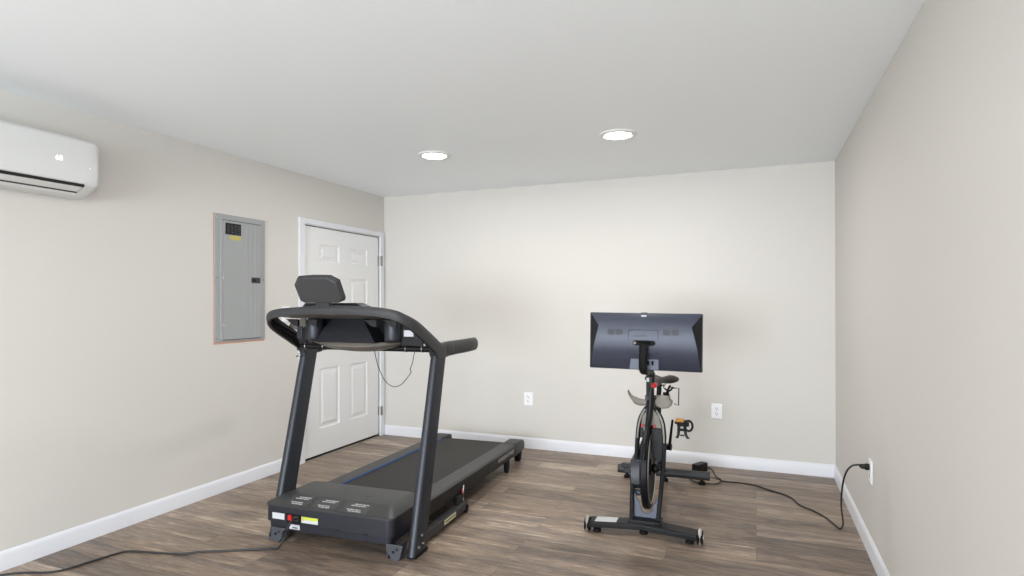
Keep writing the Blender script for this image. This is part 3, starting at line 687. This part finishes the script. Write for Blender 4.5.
# head post
hp = MB(); hp.loft([[(.016 + x, .25 + y, z) for x, y in rrect(.044, .06, .012, 3)] for z in (.70, .93)]).build('head_post', BLKG, BK)
hp = BK.children[-1]
MB().loft([[(.006 + x, .222 + y, z) for x, y in rrect(.024, .014, .006, 3)] for z in (.62, .86)]).build('post_slider', NAVY, hp)
MB().b2((-.003, .212, .865), (.013, .2145, .89)).build('sticker', LABELW, hp)
MB().cyl((-.015, .25, .765), (.05, .25, .765), .014).cyl((0, .21, .765), (0, .23, .765), .012).build('clamp_collar', BRONZE, hp)
MB().b2((-.006, .212, .66), (.014, .2145, .70)).build('sticker', SCRB, hp)
MB().loft([[(.018 + x, .25 + y, z) for x, y in rrect(.05, .07, .014, 3)] for z in (.855, .915)]).build('post_collar', BLK, hp)
# resistance knob
MB().cyl((.042, .20, .845), (.045, .24, .845), .016).sph((.043, .20, .845), .0155).build('resistance_knob', RED, BK)
# handlebar behind the screen
hb = MB().tube(smooth([(-.22, .20, 1.10), (-.235, .15, 1.09), (-.23, .22, 1.06), (-.20, .32, 1.04), (-.10, .33, 1.03), (.02, .33, 1.03), (.14, .33, 1.03), (.24, .32, 1.04), (.265, .22, 1.06), (.268, .15, 1.09), (.255, .20, 1.10)], 4), .016, 10).build('handlebar', RUBBER, BK)
MB().cyl((.016, .27, .90), (.02, .32, 1.03), .018).build('handlebar_stem', BLK, BK)
# screen
scr_c = Vector((.014, 0, 1.126))
def SP(x, z, y=0): # screen local -> bike local, rolled 1 degree
    a = -.012; return Vector((scr_c.x + x * math.cos(a) - z * math.sin(a), scr_c.y + y, scr_c.z + x * math.sin(a) + z * math.cos(a)))
sc = MB(); o_ = rrect(.642, .330, .006, 3)
sc.loft([[SP(x, z, y) for x, z in o_] for y in (-.006, .006)] ).build('screen', SCRF, BK, bevel=.0015)
sc = BK.children[-1]
bm_ = MB(); b = bm_.bm
outer = [(-.317, .162), (-.2, .162), (0, .162), (.2, .162), (.317, .162), (.317, .0), (.317, -.163), (.15, -.163), (0, -.163), (-.15, -.163), (-.317, -.163), (-.317, 0)]
mid = [(-.262, .090, -.046), (-.2, .118, -.046), (0, .122, -.046), (.2, .118, -.046), (.262, .090, -.046), (.292, -.03, -.040), (.311, -.160, -.014), (.15, -.161, -.014), (0, -.161, -.014), (-.15, -.161, -.014), (-.311, -.160, -.014), (-.292, -.03, -.040)]
ro = [b.verts.new(SP(x, z, -.006)) for x, z in outer]; ri = [b.verts.new(SP(x, z, y)) for x, z, y in mid]
SIDE = {4, 5, 10, 11}; sides = []
for i in range(12):
    j = (i + 1) % 12
    if i in SIDE: sides.append([SP(*outer[i], -.006), SP(*outer[j], -.006), SP(mid[j][0], mid[j][1], mid[j][2]), SP(mid[i][0], mid[i][1], mid[i][2])])
    else: b.faces.new((ro[i], ro[j], ri[j], ri[i]))
b.faces.new([ri[i] for i in (0, 1, 2, 3, 4, 5, 11)]); b.faces.new([ri[i] for i in (5, 6, 7, 8, 9, 10, 11)])
shell = bm_.build('screen_shell', SCRB, sc, sharp=75)
for grp in (sides[:2], sides[2:]):
    m_ = MB()
    for q in grp: m_.bm.faces.new([m_.bm.verts.new(p) for p in q])
    bmesh.ops.remove_doubles(m_.bm, verts=m_.bm.verts, dist=1e-5)
    m_.build('side_bezel', CHAR, sc)
def back(z):  # y of the shell surface
    return -.046 if z > .098 else (-.046 + (.098 - z) / .128 * .006 if z > -.03 else -.040 + (-.03 - z) / .131 * .026)
def patch(name, poly, m, par, t=.0012, off=.0004):
    A_ = [SP(x, z, back(z) - off) for x, z in poly]; B_ = [SP(x, z, back(z) - off - t) for x, z in poly]
    return MB().loft([A_, B_]).build(name, m, par)
# outlined round-cornered mount plate
q = rrect(.168, .142, .018, 5, -.004, -.002)
MB().tube([SP(x, z, back(z) - .0005) for x, z in q], .0013, 6, closed=True).build('mount_plate', SLATE, sc)
for sx in (-1, 1):
    for k in (-1, 1):
        cx = (-.166 if sx < 0 else .150) + k * .024
        P = rrect(.040, .034, .010, 4, cx, .054 + (.004 if sx > 0 else 0))
        patch('speaker_vent', P, VENT, sc)
patch('top_sticker', rrect(.030, .010, .002, 2, -.004, .149), LABELW, sc, .002, -.022)
MB().box(SP(-.004, .166, -.006), (.036, .006, .005)).build('camera_cover', VENT, sc)
MB().box(SP(-.318, -.005, -.002), (.005, .006, .022)).build('side_button', VENT, sc)
# light notch at the bottom
patch('cable_cover', [(-.076, -.100), (.080, -.100), (.080, -.160), (-.084, -.160)], NOTCH, sc, .002)
BK.children  # text on the shell
M = Matrix(((1, 0, 0, -.02 + scr_c.x), (0, 0, -1, -.0478), (0, 1, 0, scr_c.z + .034), (0, 0, 0, 1)))
text_mesh('shell_lettering', 'PELOTON', .0155, SLATE, sc, M)
text_mesh('shell_lettering', 'PELOTON', .010, SLATE, sc, Matrix(((1, 0, 0, -.045 + scr_c.x), (0, 0, -1, -.0335), (0, 1, 0, scr_c.z - .088), (0, 0, 0, 1))))
# screen arm
MB().loft([[SP(x, z, y) for x, z in rrect(.125, .028, .0138, 5, .0, -.006)] for y in (-.042, -.056)]).build('arm_pivot_ring', RUBBER, BK)
ri_ = BK.children[-1]
MB().cyl(SP(-.050, -.006, -.052), SP(-.050, -.006, -.058), .008).build('pivot_cap', KHAKI, ri_)
armr = []
for x, z, y, hw, hd_ in ((.003, .004, -.052, .036, .006), (.003, -.004, -.068, .032, .014), (.002, -.02, -.078, .024, .016), (.001, -.06, -.082, .023, .017), (-.0, -.12, -.080, .0235, .017), (.0, -.155, -.070, .024, .018), (.002, -.175, -.055, .022, .018), (.005, -.187, -.035, .016, .012)):
    armr.append([SP(x + hw * math.cos(a), z, y + hd_ * math.sin(a)) for a in [2 * PI * k / 16 for k in range(16)]])
MB().loft(armr).build('screen_arm', RUBBER, BK)
MB().tube(smooth([(.012, -.04, .958), (.016, .05, .945), (.018, .15, .94), (.018, .24, .90)], 4), .018, 10).build('arm_neck', BLK, BK)
for u in (.034, .058):
    MB().tube(smooth([(u * .7, .12, .945), (u, .04, .97), (u + .002, -.03, 1.0), (u + .004, -.045, 1.015)], 3), .0055, 8).build('cable_hook', BLKG, BK)
# bottle holders
def holder(u0, sgn):
    m = MB(); rg = []
    for i in range(9):
        t = i / 8; a = math.radians(200 + 140 * t) if sgn < 0 else math.radians(340 - 140 * t)
        rg.append(a)
    return m
lh = []
for u, z, t in ((.0, .728, .016), (-.025, .722, .018), (-.055, .722, .022), (-.085, .735, .021), (-.107, .752, .014), (-.121, .772, .008), (-.128, .795, .0045)):
    lh.append([(u, .30 + d, z + e * t) for d, e in ((-.028, .9), (-.036, 0), (-.028, -.9), (.028, -.9), (.036, 0), (.028, .9))])
MB().loft(lh).build('bottle_holder', KHAKI, BK, bevel=.002, sub=1, sharp=60)
ph = [(.035, .765), (.07, .770), (.118, .768), (.128, .775), (.130, .750), (.146, .738), (.140, .715), (.122, .700), (.090, .694), (.055, .704), (.038, .72)]
MB().loft([[(.083 + (x - .083) * k, y, .735 + (z - .735) * k) for x, z in ph] for y, k in ((.262, .85), (.268, 1), (.33, 1), (.338, .9))]).build('bottle_holder', KHAKI, BK, bevel=.002)
MB().cyl((-.02, .30, .735), (.06, .30, .742), .012).build('holder_mount', BLK, BK)
# lever frame on the right
MB().tube([(.118, .45, .805), (.150, .45, .800), (.172, .45, .802), (.170, .45, .69), (.142, .45, .700)], .0035, 8).build('adjustment_lever', BLK, BK)
# main body: rear frame beam, crank, belt cover
MB().tube([(.01, .24, .60), (.012, .40, .46), (.012, .60, .36), (.01, .86, .20), (.008, 1.10, .09)], [.028, .03, .03, .026, .024], 12).build('main_frame', BLK, BK)
MB().tube([(.012, .56, .36), (.012, .66, .56), (.015, .74, .70)], [.026, .026, .024], 12).build('seat_tube', BLK, BK)
MB().cyl((.015, .73, .68), (.02, .76, .78), .017).build('seat_post', BLK, BK)
bc = []
for x, k in ((-.052, .94), (-.046, 1), (-.028, 1), (-.024, .94)):
    bc.append([(x, .42 + (y - .42) * k, .37 + (z - .37) * k) for y, z in [(.28 + .09 * math.cos(a), .33 + .09 * math.sin(a)) for a in [math.radians(90 + 18 * i) for i in range(11)]] + [(.57 + .12 * math.cos(a), .39 + .12 * math.sin(a)) for a in [math.radians(-90 + 18 * i) for i in range(11)]]])
MB().loft(bc).build('belt_cover', BLK, BK)
MB().cyl((-.10, .57, .39), (.10, .57, .39), .020).build('crank_axle', BLK, BK)
cr_ = MB().loft([[(.098 + x, .57 + y, .40 + z) for x, y, z in ((-.009, -.016, -.02), (.009, -.016, -.02), (.009, .016, -.02), (-.009, .016, -.02))], [(.105 + x, .555 + y, .41 + z) for x, y, z in ((-.009, -.014, 0), (.009, -.014, 0), (.009, .014, 0), (-.009, .014, 0))], [(.128 + x, .51 + y, .585 + z) for x, y, z in ((-.007, -.011, 0), (.007, -.011, 0), (.007, .011, 0), (-.007, .011, 0))]]).build('crank_arm', BLK, BK, bevel=.003)
MB().cyl((.088, .565, .393), (.116, .56, .393), .022).build('crank_boss', BLKG, BK)
MB().loft([[(-.098 + x, .57 + y, .40 + z) for x, y, z in ((-.009, -.016, .02), (.009, -.016, .02), (.009, .016, .02), (-.009, .016, .02))], [(-.12 + x, .62 + y, .235 + z) for x, y, z in ((-.007, -.011, 0), (.007, -.011, 0), (.007, .011, 0), (-.007, .011, 0))]]).build('crank_arm', BLK, BK, bevel=.003)
def pedal(u0, v0, z0, s, tilt, full=True):
    p = bpy.data.objects.new('pedal', None); COL.objects.link(p); p.parent = BK; p.location = (u0, v0, z0); p.rotation_euler = (tilt, 0, 0)
    MB().cyl((0, 0, 0), (s * .09, 0, 0), .009).b2((s * .018, -.035, -.014), (s * .092, .035, .012)).b2((s * .028, -.05, -.008), (s * .082, .05, .006)).build('pedal_body', BLKG, p, bevel=.003)
    if not full:
        MB().b2((s * .02, -.03, -.05), (s * .075, -.012, -.012)).b2((s * .03, .02, -.03), (s * .085, .04, -.01)).build('toe_cage', BLK, p, bevel=.004)
        return
    MB().b2((s * .006, -.036, .012), (s * .060, .03, .022)).build('pedal_pad', ORANGE, p, bevel=.004)
    # toe clip loop at the outer side and two prongs below
    MB().tube([(s * (.090 + .024 * math.cos(a)), -.03, -.008 + .034 * math.sin(a)) for a in [2 * PI * k / 20 for k in range(20)]], .0075, 8, closed=True).build('toe_strap', BLK, p)
    pr = MB()
    for q_, e in ((.030, -.004), (.066, .006)):
        pr.loft([[(s * q_ - .010, -.03, -.01), (s * q_ + .010, -.03, -.01), (s * q_ + .010, -.015, -.01), (s * q_ - .010, -.015, -.01)],
                 [(s * (q_ + e) - .009, -.035, -.07), (s * (q_ + e) + .009, -.035, -.07), (s * (q_ + e) + .009, -.02, -.07), (s * (q_ + e) - .009, -.02, -.07)],
                 [(s * (q_ + e * 3.5) - .009, -.04, -.092), (s * (q_ + e * 3.5) + .011, -.04, -.092), (s * (q_ + e * 3.5) + .011, -.025, -.094), (s * (q_ + e * 3.5) - .009, -.025, -.094)]])
    pr.b2((s * .026, -.035, -.045), (s * .072, -.02, -.030)).b2((s * .036, -.035, -.078), (s * .062, -.022, -.070))
    pr.build('toe_cage', BLK, p, bevel=.002)
pedal(.140, .51, .568, 1, 0.1)
pedal(-.128, .62, .235, -1, -0.1, False)
# saddle
sd = MB()
prof_s = []
for v, hw, z, t in ((.60, .010, .795, .010), (.63, .021, .800, .018), (.70, .026, .806, .022), (.78, .034, .806, .024), (.84, .060, .800, .026), (.88, .10, .798, .028), (.92, .122, .797, .029), (.955, .120, .798, .026), (.975, .09, .800, .014)):
    r_ = []
    for i in range(28):
        a = 2 * PI * i / 28; cx = hw * math.cos(a); g_ = math.exp(-(cx / .034) ** 2) if v > .80 else 0
        zz = t * math.sin(a) * (1 + .25 * min(1, abs(cx) / .07))
        r_.append((.018 + cx, v, z + zz * (1 - .5 * g_) - .004 * g_))
    prof_s.append(r_)
sd.loft(prof_s).build('saddle', BRONZE, BK, sharp=60)
MB().tube([(-.01, .66, .772), (-.014, .80, .768), (-.02, .92, .782)], .004, 6).tube([(.046, .66, .772), (.05, .80, .768), (.056, .92, .782)], .004, 6).cyl((-.02, .77, .765), (.056, .77, .765), .012).build('saddle_rails', CHROME, BK)
MB().tube(smooth([(.05, .70, .70), (.075, .69, .73), (.085, .69, .76), (.10, .69, .785)], 3), .008, 8).tube(smooth([(.06, .70, .76), (.09, .69, .745), (.12, .69, .775)], 3), .006, 8).cyl((.05, .70, .72), (.09, .70, .725), .014).build('seat_adjuster', BLKG, BK)
# rear stabiliser
rs = MB().loft([[(u, 1.12 + .036 * math.cos(a), .068 + .032 * math.sin(a)) for a in [2 * PI * k / 16 for k in range(16)]] for u in (-.33, -.32, .335, .345)]).build('rear_stabilizer', DGREY, BK, sharp=50)
for u in (-.262, .02, .288):
    MB().cyl((u, 1.13, 0), (u, 1.13, .022), .026, .022).cyl((u, 1.13, .022), (u, 1.13, .04), .011).build('leveling_foot', RUBBER, BK, bevel=.003)

# power adapter + bike cord + plug
ad = empty('power_adapter', 'black power adapter behind the bike, its long cord plugged into the right wall', 'power adapter', (-.415, 4.96, 0), 1.05)
MB().box((0, 0, .040), (.13, .060, .068)).build('adapter_body', BLK, ad, bevel=.006)
MB().cyl((.062, 0, .03), (.085, 0, .026), .009, .006, 12).build('strain_relief', RUBBER, ad)
MB().box((0, 0, .003), (.09, .045, .006)).build('rubber_pad', RUBBER, ad)
cord = MB().tube(smooth([(-.372, 5.035, .026), (-.325, 5.03, .012), (-.288, 4.879, .005), (-.25, 4.81, .005), (-.236, 4.77, .005), (-.17, 4.765, .005), (-.112, 4.771, .005), (-.008, 4.747, .005), (.091, 4.661, .005), (.174, 4.599, .005), (.227, 4.528, .005), (.269, 4.393, .005), (.334, 4.317, .005), (.40, 4.205, .005), (.442, 4.075, .005), (.462, 4.025, .006), (.480, 4.055, .03), (.478, 4.12, .12), (.480, 4.075, .25), (.488, 3.99, .35), (.50, 3.87, .42), (.515, 3.77, .455), (.528, 3.705, .472)], 6), .0052, 8).build('power_cord', CORD)
under(cord, ad)
c2 = MB().tube(smooth([(-.337, 4.62, .07), (-.31, 4.66, .055), (-.27, 4.72, .03), (-.24, 4.752, .012), (-.250, 4.735, .006), (-.276, 4.679, .005), (-.33, 4.665, .005), (-.388, 4.655, .005), (-.45, 4.70, .005), (-.48, 4.80, .006), (-.46, 4.88, .012), (-.465, 4.902, .024)], 5), .004, 8).build('adapter_cord', CORD)
under(c2, ad)
pg = bpy.data.objects.new('power_plug', None); COL.objects.link(pg); pg.location = (XR, 3.674, .472); under(pg, ad)
MB().loft([[(x, r * math.cos(a), r * 1.1 * math.sin(a)) for a in [2 * PI * k / 14 for k in range(14)]] for x, r in ((-.009, .015), (-.026, .0165), (-.03, .013), (-.048, .011), (-.052, .007))]).build('plug_body', BLK, pg)
MB().tube([(-.048, 0, 0), (-.045, .022, 0), (-.041, .034, 0)], [.0085, .007, .0055], 8).build('plug_tail', RUBBER, pg)
